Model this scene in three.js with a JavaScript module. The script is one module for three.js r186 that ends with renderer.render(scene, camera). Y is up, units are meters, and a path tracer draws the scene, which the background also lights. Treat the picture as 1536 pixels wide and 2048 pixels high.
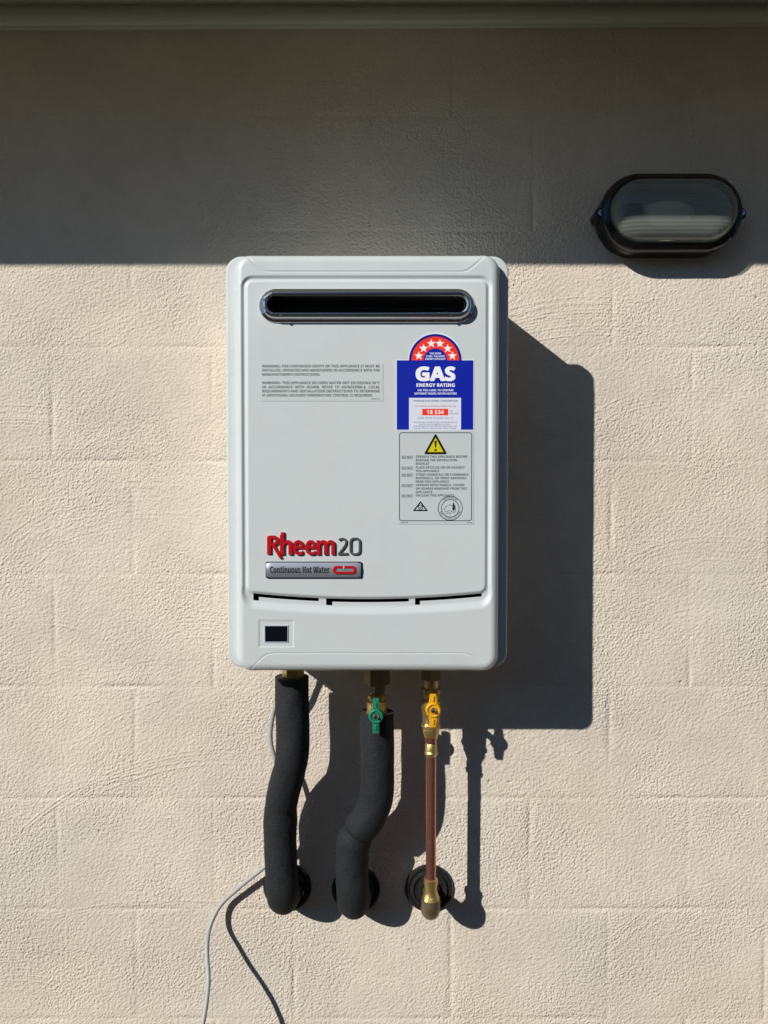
import * as THREE from 'three';
import { Sky } from 'three/addons/objects/Sky.js';
import { FontLoader } from 'three/addons/loaders/FontLoader.js';
import { TextGeometry } from 'three/addons/geometries/TextGeometry.js';
import { RoundedBoxGeometry } from 'three/addons/geometries/RoundedBoxGeometry.js';
import { mergeGeometries, mergeVertices, toCreasedNormals } from 'three/addons/utils/BufferGeometryUtils.js';

// ---------------------------------------------------------------- camera, sky, sun, exposure
const scene = new THREE.Scene();
const F = 1538, EYE = new THREE.Vector3(0, 1.7, 1.17), PITCH = 1.5 * Math.PI / 180;   // focal length in photo pixels (1536 x 2048)
const camera = new THREE.PerspectiveCamera(2 * Math.atan(1024 / F) * 180 / Math.PI, 768 / 1024, 0.05, 200);
camera.position.copy(EYE);
camera.rotation.set(-PITCH, 0, 0);
scene.add(camera);

const SUN = new THREE.Vector3(-0.985, 0.76, 1).normalize();
const sky = new Sky();
sky.name = 'sky'; sky.scale.setScalar(1000);
sky.userData.kind = 'structure';
Object.assign(sky.material.uniforms.turbidity, { value: 3 });
Object.assign(sky.material.uniforms.rayleigh, { value: 0.95 });
Object.assign(sky.material.uniforms.mieCoefficient, { value: 0.003 });
sky.material.uniforms.sunPosition.value.copy(SUN);
scene.add(sky);
scene.environmentIntensity = 0.1;

const sun = new THREE.DirectionalLight(new THREE.Color(1.0, 0.972, 0.93), 5.0);
sun.position.copy(SUN).multiplyScalar(6).add(new THREE.Vector3(0, 1.6, 0));
sun.target.position.set(0, 1.6, 0);
sun.castShadow = true;
sun.shadow.mapSize.set(4096, 4096);
Object.assign(sun.shadow.camera, { left: -3, right: 3, top: 3, bottom: -3, near: 0.1, far: 20 });
scene.add(sun, sun.target);

const renderer = new THREE.WebGLRenderer({ antialias: true });
renderer.toneMapping = THREE.LinearToneMapping;
renderer.toneMappingExposure = 0.82;
renderer.shadowMap.enabled = true;

// ---------------------------------------------------------------- helpers
// photo pixel + distance in front of the wall (metres) -> world point
const V = (x, y, z) => new THREE.Vector3(x, y, z);
function W(px, py, z = 0) {
  const c = Math.cos(PITCH), s = Math.sin(PITCH), a = px - 768, b = 1024 - py;
  const d = V(a, b * c - F * s, -F * c - b * s);
  return EYE.clone().addScaledVector(d, (z - EYE.z) / d.z);
}
let seed = 7;
const rnd = () => { seed = (seed + 0x6d2b79f5) | 0; let t = Math.imul(seed ^ (seed >>> 15), 1 | seed); t = (t + Math.imul(t ^ (t >>> 7), 61 | t)) ^ t; return ((t ^ (t >>> 14)) >>> 0) / 4294967296; };
const clamp = (x, a = 0, b = 1) => Math.min(b, Math.max(a, x));
const smooth = (a, b, x) => { const t = clamp((x - a) / (b - a)); return t * t * (3 - 2 * t); };
const PERM = new Uint16Array(4096); for (let i = 0; i < 4096; i++) PERM[i] = i;
for (let i = 4095; i > 0; i--) { const j = Math.floor(rnd() * (i + 1)); [PERM[i], PERM[j]] = [PERM[j], PERM[i]]; }
const GX = new Float32Array(256), GY = new Float32Array(256);
for (let i = 0; i < 256; i++) { GX[i] = Math.cos(i / 256 * 6.28318); GY[i] = Math.sin(i / 256 * 6.28318); }
function perlin(x, y, nx = 4096, ny = 4096, s = 0) {            // gradient noise, periodic in nx, ny cells; about -0.7 .. 0.7
  const xi = Math.floor(x), yi = Math.floor(y), fx = x - xi, fy = y - yi;
  const x0 = ((xi % nx) + nx) % nx, x1 = (x0 + 1) % nx, y0 = ((yi % ny) + ny) % ny, y1 = (y0 + 1) % ny;
  const h = (a, b) => PERM[(PERM[(a + s * 131) & 4095] + b) & 4095] & 255;
  const u = fx * fx * fx * (fx * (fx * 6 - 15) + 10), v = fy * fy * fy * (fy * (fy * 6 - 15) + 10);
  const a = h(x0, y0), b = h(x1, y0), c = h(x0, y1), d = h(x1, y1);
  const p = GX[a] * fx + GY[a] * fy, q = GX[b] * (fx - 1) + GY[b] * fy, r = GX[c] * fx + GY[c] * (fy - 1), t = GX[d] * (fx - 1) + GY[d] * (fy - 1);
  return (p + (q - p) * u) * (1 - v) + (r + (t - r) * u) * v;
}
function shade(o) { o.traverse((m) => { if (m.isMesh) { m.castShadow = true; m.receiveShadow = true; } }); return o; }
function part(name, geometry, material, parent, label) {
  const m = new THREE.Mesh(geometry, material); m.name = name; m.castShadow = m.receiveShadow = true;
  if (label) m.userData.label = label;
  parent.add(m); return m;
}
function thing(name, label, category, pos, group) {
  const g = new THREE.Group(); g.name = name; g.position.copy(pos); g.userData = { label, category };
  if (group) g.userData.group = group;
  scene.add(g); return g;
}
const std = (r, g, b, roughness = 0.6, more = {}) => { const m = new THREE.MeshPhysicalMaterial({ roughness, ...more }); m.color.setRGB(r, g, b); return m; };
function grid(nu, nv, fn, uvfn, skip) {                          // indexed sheet; fn(i, j) -> Vector3
  const pos = new Float32Array(nu * nv * 3), uv = new Float32Array(nu * nv * 2), idx = [];
  for (let j = 0; j < nv; j++) for (let i = 0; i < nu; i++) {
    const p = fn(i, j), k = j * nu + i; pos.set([p.x, p.y, p.z], k * 3);
    if (uvfn) uv.set(uvfn(p, i, j), k * 2);
  }
  for (let j = 0; j < nv - 1; j++) for (let i = 0; i < nu - 1; i++) {
    if (skip && skip(i, j)) continue;
    const a = j * nu + i, b = a + 1, c = a + nu, d = c + 1; idx.push(a, b, d, a, d, c);
  }
  const g = new THREE.BufferGeometry();
  g.setAttribute('position', new THREE.BufferAttribute(pos, 3)); g.setAttribute('uv', new THREE.BufferAttribute(uv, 2));
  g.setIndex(idx); g.computeVertexNormals(); return g;
}
function roundRect(w, h, r, cx = 0, cy = 0, Kind = THREE.Shape) {
  const s = new Kind(), x = cx - w / 2, y = cy - h / 2;
  s.moveTo(x + r, y); s.lineTo(x + w - r, y); s.absarc(x + w - r, y + r, r, -Math.PI / 2, 0);
  s.lineTo(x + w, y + h - r); s.absarc(x + w - r, y + h - r, r, 0, Math.PI / 2);
  s.lineTo(x + r, y + h); s.absarc(x + r, y + h - r, r, Math.PI / 2, Math.PI);
  s.lineTo(x, y + r); s.absarc(x + r, y + r, r, Math.PI, Math.PI * 1.5); return s;
}
const extrude = (shape, depth, bevel = 0.001, seg = 3, curve = 16) => new THREE.ExtrudeGeometry(shape, { depth: depth - 2 * bevel, bevelEnabled: bevel > 0, bevelThickness: bevel, bevelSize: bevel, bevelOffset: -bevel, bevelSegments: seg, curveSegments: curve }).translate(0, 0, bevel);
function sweep(L, R, profile, n = 40, crease = 0.7) {            // profile [[offset, z] ...] carried round a stadium of half length L and radius R
  const ring = [];
  for (let i = 0; i < n; i++) { const a = -Math.PI / 2 + Math.PI * i / (n - 1); ring.push([L, Math.cos(a), Math.sin(a)]); }
  for (let i = 0; i < n; i++) { const a = Math.PI / 2 + Math.PI * i / (n - 1); ring.push([-L, Math.cos(a), Math.sin(a)]); }
  ring.push(ring[0]);
  const g = grid(ring.length, profile.length, (i, j) => { const [c, x, y] = ring[i], [o, z] = profile[j]; return V(c + x * (R + o), y * (R + o), z); }, (p) => [p.x, p.y]);
  return crease ? toCreasedNormals(g, crease) : g;
}
const lathe = (pts, n = 40) => toCreasedNormals(new THREE.LatheGeometry(pts.map(([r, y]) => new THREE.Vector2(r, y)), n), 0.6);
const hexPrism = (acrossCorners, h) => toCreasedNormals(lathe6(acrossCorners, h), 0.3);
function lathe6(d, h) { const c = 0.0015, r = d / 2; return new THREE.LatheGeometry([[0.0001, 0], [r - c, 0], [r, c], [r, h - c], [r - c, h], [0.0001, h]].map(([a, b]) => new THREE.Vector2(a, b)), 6, Math.PI / 6); }

// ---------------------------------------------------------------- computed textures
const TILE = 2.0;
function renderCoat(n = 2048) {                                   // float relief of the trowelled coat, 2 m a side, periodic
  const h = new Float32Array(n * n), arcs = new Float32Array(n * n);
  for (let k = 0; k < 46; k++) {                                  // trowel sweeps: families of concentric ridges
    const cx = rnd() * n, cy = rnd() * n, r0 = (0.16 + rnd() * 0.3) / TILE * n, a0 = 0.4 + rnd() * 1.2, da = 0.5 + rnd() * 0.9, lines = 4 + Math.floor(rnd() * 9);
    for (let l = 0; l < lines; l++) {
      const r = r0 + (l * 5 + rnd() * 4) * n / TILE * 0.001, amp = (0.15 + 0.5 * rnd()) * (l === 0 ? 1.5 : 1), s0 = a0 + rnd() * 0.25, s1 = a0 + da - rnd() * 0.25, steps = Math.max(2, Math.floor(r * (s1 - s0) * 1.4));
      for (let s = 0; s < steps; s++) {
        const t = s / steps, a = s0 + (s1 - s0) * t, w = Math.sin(t * Math.PI) * amp, x = cx + Math.cos(a) * r, y = cy + Math.sin(a) * r + 1.5 * perlin(t * 6, l, 4096, 4096, 9);
        for (let dy = -1; dy <= 1; dy++) for (let dx = -1; dx <= 1; dx++) {
          const X = Math.floor(x) + dx, Y = Math.floor(y) + dy, q = Math.exp(-((X - x) ** 2 + (Y - y) ** 2) / 1.1), i = ((Y % n + n) % n) * n + ((X % n + n) % n);
          arcs[i] = Math.max(arcs[i], w * q);
        }
      }
    }
  }
  // sweeps the photograph shows: [points in photo pixels on the wall, lines, spacing in mm, strength]
  const stroke = (pts, lines, gap, amp) => {
    const c = new THREE.CatmullRomCurve3(pts.map(([a, b]) => W(a, b, 0))), steps = Math.floor(c.getLength() / TILE * n * 1.5);
    for (let l = 0; l < lines; l++) { const f = 0.55 * amp * (l ? 0.35 + 0.5 * rnd() : 1), a0 = rnd() * 0.2, a1 = 1 - rnd() * 0.3; for (let s = 0; s < steps; s++) {
      const t = s / steps; if (t < a0 * (l > 0) || t > (l ? a1 : 1)) continue;
      const p = c.getPointAt(t), q = c.getTangentAt(t), o = (l * gap + 1.2 * perlin(t * 5, l * 3.1, 4096, 4096, 14)) * 0.001, x = ((p.x + q.y * o + 3) / TILE) * n, y = ((p.y - q.x * o) / TILE) * n, w = f * (0.55 + 0.9 * Math.max(0, 0.4 + perlin(t * 14, l * 7.7, 4096, 4096, 15)));
      for (let dy = -2; dy <= 2; dy++) for (let dx = -2; dx <= 2; dx++) { const X = Math.floor(x) + dx, Y = Math.floor(y) + dy, i = ((Y % n + n) % n) * n + ((X % n + n) % n); arcs[i] = Math.max(arcs[i], w * Math.exp(-((X - x) ** 2 + (Y - y) ** 2) / 1.6)); }
    } }
  };
  for (const a of [[[[28, 1672], [100, 1612], [180, 1568], [290, 1545]], 2, 5, 1.5], [[[0, 1085], [70, 1035], [150, 995], [250, 975], [370, 972]], 8, 7, 0.9], [[[0, 1130], [60, 1080], [150, 1040], [260, 1020]], 7, 6, 0.8], [[[20, 905], [90, 892], [200, 890]], 4, 6, 0.7], [[[110, 1830], [220, 1808], [330, 1802], [440, 1804]], 4, 5, 0.9], [[[140, 1500], [220, 1440], [320, 1400]], 6, 6, 0.7], [[[1180, 830], [1260, 790], [1380, 775], [1500, 780]], 6, 6, 0.7], [[[1230, 1130], [1330, 1085], [1450, 1075], [1536, 1085]], 7, 7, 0.8], [[[905, 1560], [930, 1640], [936, 1760]], 9, 5, 0.9], [[[985, 1770], [1060, 1720], [1130, 1690]], 5, 6, 0.7], [[[1490, 1870], [1536, 1845], [1580, 1830]], 5, 6, 1.0], [[[480, 1440], [520, 1400], [545, 1370]], 8, 5, 0.8], [[[130, 690], [230, 640], [350, 600], [440, 560]], 6, 7, 0.6]]) stroke(...a);
  for (let y = 0; y < n; y++) for (let x = 0; x < n; x++) {
    const u = x / n, v = y / n;
    const d = perlin(u * 9, v * 9, 9, 9, 1), e = perlin(u * 22, v * 22, 22, 22, 2);
    const d2 = perlin(u * 13, v * 13, 13, 13, 12) + 0.5 * e, w1 = smooth(-0.25, 0.15, d), w2 = smooth(0.1, -0.2, d + 0.3 * e);
    const g0 = perlin(u * 820, v * 820, 820, 820, 8), g1 = perlin(u * 520, v * 520, 520, 520, 3), g2 = perlin(u * 300, v * 300, 300, 300, 4);
    const s1 = perlin((u + v) * 170, (v - u) * 560, 170, 560, 5), s2 = perlin((u + v * 2) * 110, (v * 2 - u) * 260, 110, 260, 6);
    const pit = perlin(u * 130, v * 130, 130, 130, 7);
    const rough = 0.72 + 0.75 * smooth(-0.35, 0.45, d2) ;
    h[y * n + x] = 0.5 + rough * (0.26 * g0 + 0.22 * g1) + 0.10 * g2 + 0.16 * w1 * s1 + 0.13 * w2 * s2 + 0.08 * e + 0.32 * arcs[y * n + x] - 0.5 * smooth(0.58, 0.68, pit);
  }
  const t = new THREE.DataTexture(h, n, n, THREE.RedFormat, THREE.FloatType);
  t.wrapS = t.wrapT = THREE.RepeatWrapping; t.magFilter = THREE.LinearFilter; t.repeat.set(1 / TILE, 1 / TILE); t.needsUpdate = true; return t;
}
function mottle(n, tile, base, amp, cells, specks = 0) {          // sRGB colour with fine and coarse variation
  const d = new Uint8Array(n * n * 4);
  for (let y = 0; y < n; y++) for (let x = 0; x < n; x++) {
    const u = x / n, v = y / n; let s = 0, w = 1;
    for (const c of cells) { s += w * perlin(u * c, v * c, c, c, c % 29); w *= 0.75; }
    const warm = 0.35 * perlin(u * cells[0] * 2, v * cells[0] * 2, cells[0] * 2, cells[0] * 2, 11);
    let k = 1 + amp * s; if (specks && perlin(u * 150, v * 150, 150, 150, 17) > 0.6 - specks) k *= 0.72;
    d.set([base[0] * k * (1 + amp * warm), base[1] * k, base[2] * k * (1 - amp * warm), 255].map((c, i) => i < 3 ? clamp(c, 0, 255) : c), (y * n + x) * 4);
  }
  const t = new THREE.DataTexture(d, n, n, THREE.RGBAFormat); t.colorSpace = THREE.SRGBColorSpace; t.wrapS = t.wrapT = THREE.RepeatWrapping; t.magFilter = THREE.LinearFilter;
  t.repeat.set(1 / tile, 1 / tile); t.needsUpdate = true; return t;
}
function grain(n, tile, cells) {
  const h = new Float32Array(n * n);
  for (let y = 0; y < n; y++) for (let x = 0; x < n; x++) { let s = 0.5, w = 0.5; for (const [a, b] of cells) { s += w * perlin(x / n * a, y / n * b, a, b, a % 31); w *= 0.8; } h[y * n + x] = s; }
  const t = new THREE.DataTexture(h, n, n, THREE.RedFormat, THREE.FloatType); t.wrapS = t.wrapT = THREE.RepeatWrapping; t.magFilter = THREE.LinearFilter; t.repeat.set(1 / tile, 1 / tile); t.needsUpdate = true; return t;
}

// ---------------------------------------------------------------- materials
const M = {};
M.wall = std(1, 1, 1, 0.92, { map: mottle(1024, TILE, [225, 212, 195], 0.05, [5, 17, 60, 240], 0), bumpMap: renderCoat(), bumpScale: 0.0030, specularIntensity: 0.35 });
M.white = std(0.66, 0.70, 0.685, 0.42, { clearcoat: 0.4, clearcoatRoughness: 0.06, map: mottle(512, 0.6, [255, 255, 255], 0.018, [4, 11, 40, 160], 0), bumpMap: grain(256, 0.12, [[60, 60], [120, 120]]), bumpScale: 0.00006 });
M.soffit = std(0.80, 0.79, 0.67, 0.55, { bumpMap: grain(256, 0.3, [[20, 20], [60, 60]]), bumpScale: 0.0004 });
M.fascia = std(0.32, 0.32, 0.27, 0.5);
M.steel = std(0.56, 0.58, 0.60, 0.22, { metalness: 1 });
M.cavity = std(0.006, 0.006, 0.007, 0.8);
M.darkMetal = std(0.03, 0.03, 0.032, 0.5);
M.brass = std(0.72, 0.52, 0.20, 0.28, { metalness: 0.85, bumpMap: grain(128, 0.05, [[30, 30], [60, 60]]), bumpScale: 0.00015 });
M.bronze = std(0.23, 0.175, 0.10, 0.45, { metalness: 0.6, bumpMap: grain(128, 0.05, [[30, 30], [60, 60]]), bumpScale: 0.0003 });
M.copper = std(0.76, 0.37, 0.275, 0.24, { metalness: 0.82, map: mottle(256, 0.1, [225, 210, 205], 0.22, [4, 14, 40]) });
M.foam = std(1, 1, 1, 0.78, { map: mottle(512, 0.4, [26, 29, 31], 0.18, [6, 30, 120], 0.02), bumpMap: grain(512, 0.2, [[40, 40], [110, 110], [200, 200]]), bumpScale: 0.0007 });
M.foamEnd = std(0.03, 0.03, 0.03, 0.95);
M.green = std(0.01, 0.22, 0.115, 0.42);
M.yellow = std(0.80, 0.40, 0.008, 0.42);
M.chrome = std(0.75, 0.74, 0.72, 0.18, { metalness: 1 });
M.blackPlastic = std(0.026, 0.026, 0.025, 0.16, { map: mottle(256, 0.1, [255, 255, 255], 0.5, [5, 20, 60]) });
M.lightBody = std(0.006, 0.006, 0.0065, 0.24);
M.cable = std(0.42, 0.42, 0.40, 0.45);
M.red = std(0.52, 0.008, 0.014, 0.3, { clearcoat: 0.4 });
M.greyLetter = std(0.09, 0.097, 0.10, 0.3, { clearcoat: 0.3 });
M.badge = std(0.46, 0.49, 0.54, 0.36, { metalness: 0.6, bumpMap: grain(128, 0.05, [[3, 100], [6, 60]]), bumpScale: 0.00005 });
M.badgeRim = std(0.10, 0.11, 0.12, 0.35, { metalness: 0.8 });
M.ink = std(0.018, 0.020, 0.024, 0.5);
M.screen = std(0.004, 0.006, 0.009, 0.22);
M.screenRim = std(0.55, 0.58, 0.66, 0.4);
M.concrete = std(1, 1, 1, 0.9, { map: mottle(512, 3, [132, 126, 112], 0.2, [4, 13, 50, 150]) });

// ---------------------------------------------------------------- ground
{
  const g = new THREE.Mesh(new THREE.PlaneGeometry(120, 120).rotateX(-Math.PI / 2).translate(0, 0, 59.8), M.concrete);
  const uv = g.geometry.attributes.uv; for (let i = 0; i < uv.count; i++) uv.setXY(i, uv.getX(i) * 120, uv.getY(i) * 120);
  g.name = 'ground'; g.receiveShadow = true; g.userData = { kind: 'structure', label: 'weathered concrete yard below the wall', category: 'ground' }; scene.add(g);
}

// ---------------------------------------------------------------- boundary fence behind the camera: it keeps the sun off the passage floor
{
  const z = 2.75, f = thing('boundary_fence', 'dark green sheet metal boundary fence facing the wall across the passage', 'fence', V(0, 0, z));
  const m = std(0.035, 0.05, 0.04, 0.5), H = 1.95, w = 0.78, n = 40;
  const panel = (() => { const s = new THREE.Shape(), pts = [], back = []; for (let i = 0; i <= n; i++) { const x = -w / 2 + w * i / n, d = 0.016 * clamp(3 * Math.sin(i / n * Math.PI * 8), -1, 1); pts.push([x, d]); back.unshift([x, d + 0.0015]); } [...pts, ...back].forEach(([a, b], i) => i ? s.lineTo(a, b) : s.moveTo(a, b)); return new THREE.ExtrudeGeometry(s, { depth: H - 0.1, bevelEnabled: false }).rotateX(-Math.PI / 2).translate(0, 0.05, 0); })();
  for (let i = -8; i <= 8; i++) part('sheet', panel, m, f).position.x = i * (w + 0.02);
  for (let i = -9; i <= 8; i += 3) part('post', new THREE.BoxGeometry(0.05, H, 0.06).translate((i + 0.5) * (w + 0.02), H / 2, 0.055), m, f);
  for (const y of [0.03, H - 0.03]) part('rail', new THREE.BoxGeometry(13.6, 0.06, 0.045).translate(0, y, 0), m, f);
}

// ---------------------------------------------------------------- house over the fence: it hides the low sky from the shaded wall
{
  const hs = thing('neighbouring_house', 'plain brown house standing beyond the boundary fence', 'house', V(0, 0, 5)), wl = std(0.14, 0.10, 0.07, 0.9), rf = std(0.06, 0.06, 0.06, 0.8), HH = 2.75;
  const front = new THREE.Shape(); front.moveTo(-8, 0); front.lineTo(8, 0); front.lineTo(8, HH); front.lineTo(-8, HH); front.closePath();
  const holes = [-4.6, 0.6, 4.8]; for (const x of holes) front.holes.push(roundRect(1.5, 1.1, 0.001, x, 1.55, THREE.Path));
  part('wall', new THREE.ExtrudeGeometry(front, { depth: 0.2, bevelEnabled: false }), wl, hs);
  for (const [x, y, w, h2, d, z] of [[-7.9, HH / 2, 0.2, HH, 6, 3.2], [7.9, HH / 2, 0.2, HH, 6, 3.2], [0, HH / 2, 15.6, HH, 0.2, 6.1]]) part('wall', new THREE.BoxGeometry(w, h2, d).translate(x, y, z), wl, hs);
  for (const x of holes) { const w = part('window', extrude((() => { const s = roundRect(1.5, 1.1, 0.001, x, 1.55); s.holes.push(roundRect(1.4, 1.0, 0.001, x, 1.55, THREE.Path)); return s; })(), 0.06, 0.002).translate(0, 0, 0.05), M.fascia, hs); part('pane', new THREE.BoxGeometry(1.41, 1.01, 0.006).translate(x, 1.55, 0.08), M.screen, w); }
  const r = new THREE.Shape(); [[-0.45, HH - 0.08], [3.15, HH + 1.1], [6.75, HH - 0.08], [6.75, HH + 0.02], [3.15, HH + 1.22], [-0.45, HH + 0.02]].forEach(([a, b], i) => i ? r.lineTo(a, b) : r.moveTo(a, b));
  part('roof', new THREE.ExtrudeGeometry(r, { depth: 17, bevelEnabled: false }).translate(0, 0, -8.5).rotateY(-Math.PI / 2), rf, hs);
}

// ---------------------------------------------------------------- block wall under a thin render coat
const BL = 0.2426, BH = 0.1725, JY = W(768, 1373).y, JX = W(109, 1260).x, TOP = W(768, 57).y;
const wall = thing('block_wall', 'cream painted block wall with trowelled render coat', 'wall', V(0, 0, 0));
{
  const joint = (x, y) => {                                        // depth of the joint impressions at a world point
    const r = Math.floor((y - JY) / BH), off = (((r % 2) + 2) % 2) ? BL / 2 : 0;   // the course above JY is the one with joints at JX
    const odd = ((r % 2) + 2) % 2, shift = odd ? BL / 2 : 0;
    const ty = Math.abs((y - JY) / BH - Math.round((y - JY) / BH)) * BH;
    const ux = (x - JX - shift) / BL, tx = Math.abs(ux - Math.round(ux)) * BL;
    const n1 = smooth(-0.2, 0.5, perlin(x * 9, Math.round((y - JY) / BH) * 3.7 + 50, 4096, 4096, 21));
    const n2 = smooth(-0.25, 0.45, perlin(Math.round(ux) * 5.3 + 80, y * 11 + r * 2.3, 4096, 4096, 22));
    const wob = 0.0012 * perlin(x * 40, y * 40, 4096, 4096, 25);
    return Math.max((0.0003 + 0.0012 * n1) * Math.exp(-(((ty + wob) / 0.0036) ** 2)), (0.0002 + 0.0013 * n2) * Math.exp(-(((tx + wob) / 0.0040) ** 2)));
  };
  const zAt = (x, y, id, ex, ey) => -joint(x, y) + 0.0011 * perlin(x * 7, y * 7, 4096, 4096, 23) + 0.0005 * perlin(x * 23, y * 23, 4096, 4096, 24) + (id ? 0.0009 * id * smooth(0, 0.03, ex) * smooth(0, 0.03, ey) : 0);
  const lines = (len) => { const a = []; for (const d of [0, 0.0012, 0.0025, 0.004, 0.006, 0.009, 0.014]) a.push(d, len - d); for (let d = 0.022; d < len - 0.02; d += 0.0095) a.push(d); return a.sort((p, q) => p - q); };
  const X0 = -1.62, X1 = 1.62;
  const r0 = Math.floor((0.55 - JY) / BH), r1 = Math.ceil((TOP - JY) / BH) - 1;
  for (let r = r0; r <= r1; r++) {
    const y0 = JY + r * BH, y1 = Math.min(y0 + BH, TOP + 0.012), shift = (((r % 2) + 2) % 2) ? BL / 2 : 0, ly = lines(y1 - y0 > 0.05 ? y1 - y0 : 0.06);
    for (let c = Math.floor((X0 - JX - shift) / BL); ; c++) {
      const x0 = JX + shift + c * BL, x1 = x0 + BL; if (x0 > X1) break;
      const lx = lines(BL), id = rnd() - 0.5, nu = lx.length, nv = ly.length;
      const cx = (x0 + x1) / 2, cy = (y0 + y1) / 2;
      const sheet = grid(nu + 2, nv + 2, (i, j) => {
        const ii = clamp(i - 1, 0, nu - 1), jj = clamp(j - 1, 0, nv - 1), x = x0 + lx[ii], y = y0 + ly[jj];
        const rim = i === 0 || j === 0 || i === nu + 1 || j === nv + 1;
        if (rim) return V(x + (cx - x) * 0.004, y + (cy - y) * 0.004, -0.03);
        return V(x, y, zAt(x, y, id, Math.min(lx[ii], BL - lx[ii]), Math.min(ly[jj], y1 - y0 - ly[jj])));
      }, (p) => [p.x + 3, p.y]);
      // the skirt must not soften the face: normals of the face come from the height function
      const P = sheet.attributes.position, N = sheet.attributes.normal, e = 0.0006;
      for (let j = 1; j <= nv; j++) for (let i = 1; i <= nu; i++) {
        const k = j * (nu + 2) + i, x = P.getX(k), y = P.getY(k), f = (a, b) => zAt(a, b, id, Math.min(a - x0, x1 - a), Math.min(b - y0, y1 - b));
        const nrm = V(-(f(x + e, y) - f(x - e, y)) / (2 * e), -(f(x, y + e) - f(x, y - e)) / (2 * e), 1).normalize(); N.setXYZ(k, nrm.x, nrm.y, nrm.z);
      }
      part('block', sheet, M.wall, wall);
    }
  }
  const yb = JY + r0 * BH, xl = -1.75, box = (w, h, d, x, y, z) => { const g = new THREE.BoxGeometry(w, h, d).translate(x, y, z), p = g.attributes.position, u = g.attributes.uv; for (let i = 0; i < p.count; i++) u.setXY(i, p.getX(i) + 9, p.getY(i)); return g; };
  part('wall_core', box(8, 2.7, 0.19, 0, 1.35, -0.117), M.wall, wall);
  part('render_coat', box(8, yb - 0.001, 0.03, 0, yb / 2, -0.0165), M.wall, wall);
  part('render_coat', box(2.15, TOP - yb, 0.03, -2.925, (TOP + yb) / 2 + 0.001, -0.0165), M.wall, wall);
  part('render_coat', box(2.15, TOP - yb, 0.03, 2.925, (TOP + yb) / 2 + 0.001, -0.0165), M.wall, wall);
}

// ---------------------------------------------------------------- eave
{
  const e = thing('eave', 'grey green painted eave with moulded trim strip above the wall', 'eave', V(0, TOP, 0));
  const tilt = 0.0045;                                             // the trim runs a little out of level
  const prof = new THREE.Shape();                                  // (z, y) section of the trim
  [[-0.005, 0], [0.012, 0], [0.016, 0.002], [0.018, 0.006], [0.018, 0.0095], [0.015, 0.0135], [0.009, 0.0155], [0.0065, 0.019], [0.0065, 0.034], [-0.005, 0.034]].forEach(([z, y], i) => i ? prof.lineTo(z, y) : prof.moveTo(z, y));
  const trim = new THREE.ExtrudeGeometry(prof, { depth: 8, bevelEnabled: false }).translate(0, 0, -4).rotateY(-Math.PI / 2).scale(-1, 1, 1);
  { const ix = trim.index; if (ix) for (let i = 0; i < ix.count; i += 3) { const a = ix.getX(i); ix.setX(i, ix.getX(i + 1)); ix.setX(i + 1, a); } else { const p = trim.attributes.position.array, u = trim.attributes.uv.array; for (let i = 0; i < p.length; i += 9) for (let k = 0; k < 3; k++) { const a = p[i + k]; p[i + k] = p[i + 3 + k]; p[i + 3 + k] = a; } } trim.deleteAttribute('normal'); trim.computeVertexNormals(); }
  const t = part('trim_strip', toCreasedNormals(trim, 0.5), M.soffit, e); t.rotation.z = tilt;
  const EZ = 0.475, EB = (W(768, 532).y + 0.77 * EZ) - TOP;        // the edge whose shadow ends at that line on the wall
  part('soffit', new THREE.BoxGeometry(8, 0.006, EZ - 0.02).translate(0, 0.034, EZ / 2 - 0.012), M.soffit, e);
  part('fascia', new THREE.BoxGeometry(8, 0.2, 0.02).translate(0, EB + 0.094, EZ - 0.0125), M.fascia, e);
  const gs = new THREE.Shape(); [[0, 0.1], [0, 0], [0.09, 0], [0.115, 0.03], [0.12, 0.1], [0.118, 0.1], [0.113, 0.031], [0.089, 0.002], [0.002, 0.002], [0.002, 0.1]].forEach(([a, b], i) => i ? gs.lineTo(a, b) : gs.moveTo(a, b));
  part('gutter', new THREE.ExtrudeGeometry(gs, { depth: 8, bevelEnabled: false }).translate(0, 0, -4).rotateY(-Math.PI / 2).translate(0, EB + 0.155, EZ), M.fascia, e);
  const roof = new THREE.BoxGeometry(8, 0.02, 1.6).rotateX(0.38).translate(0, EB + 0.52, EZ - 0.66);
  part('roof_sheet', roof, M.fascia, e);
}

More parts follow.
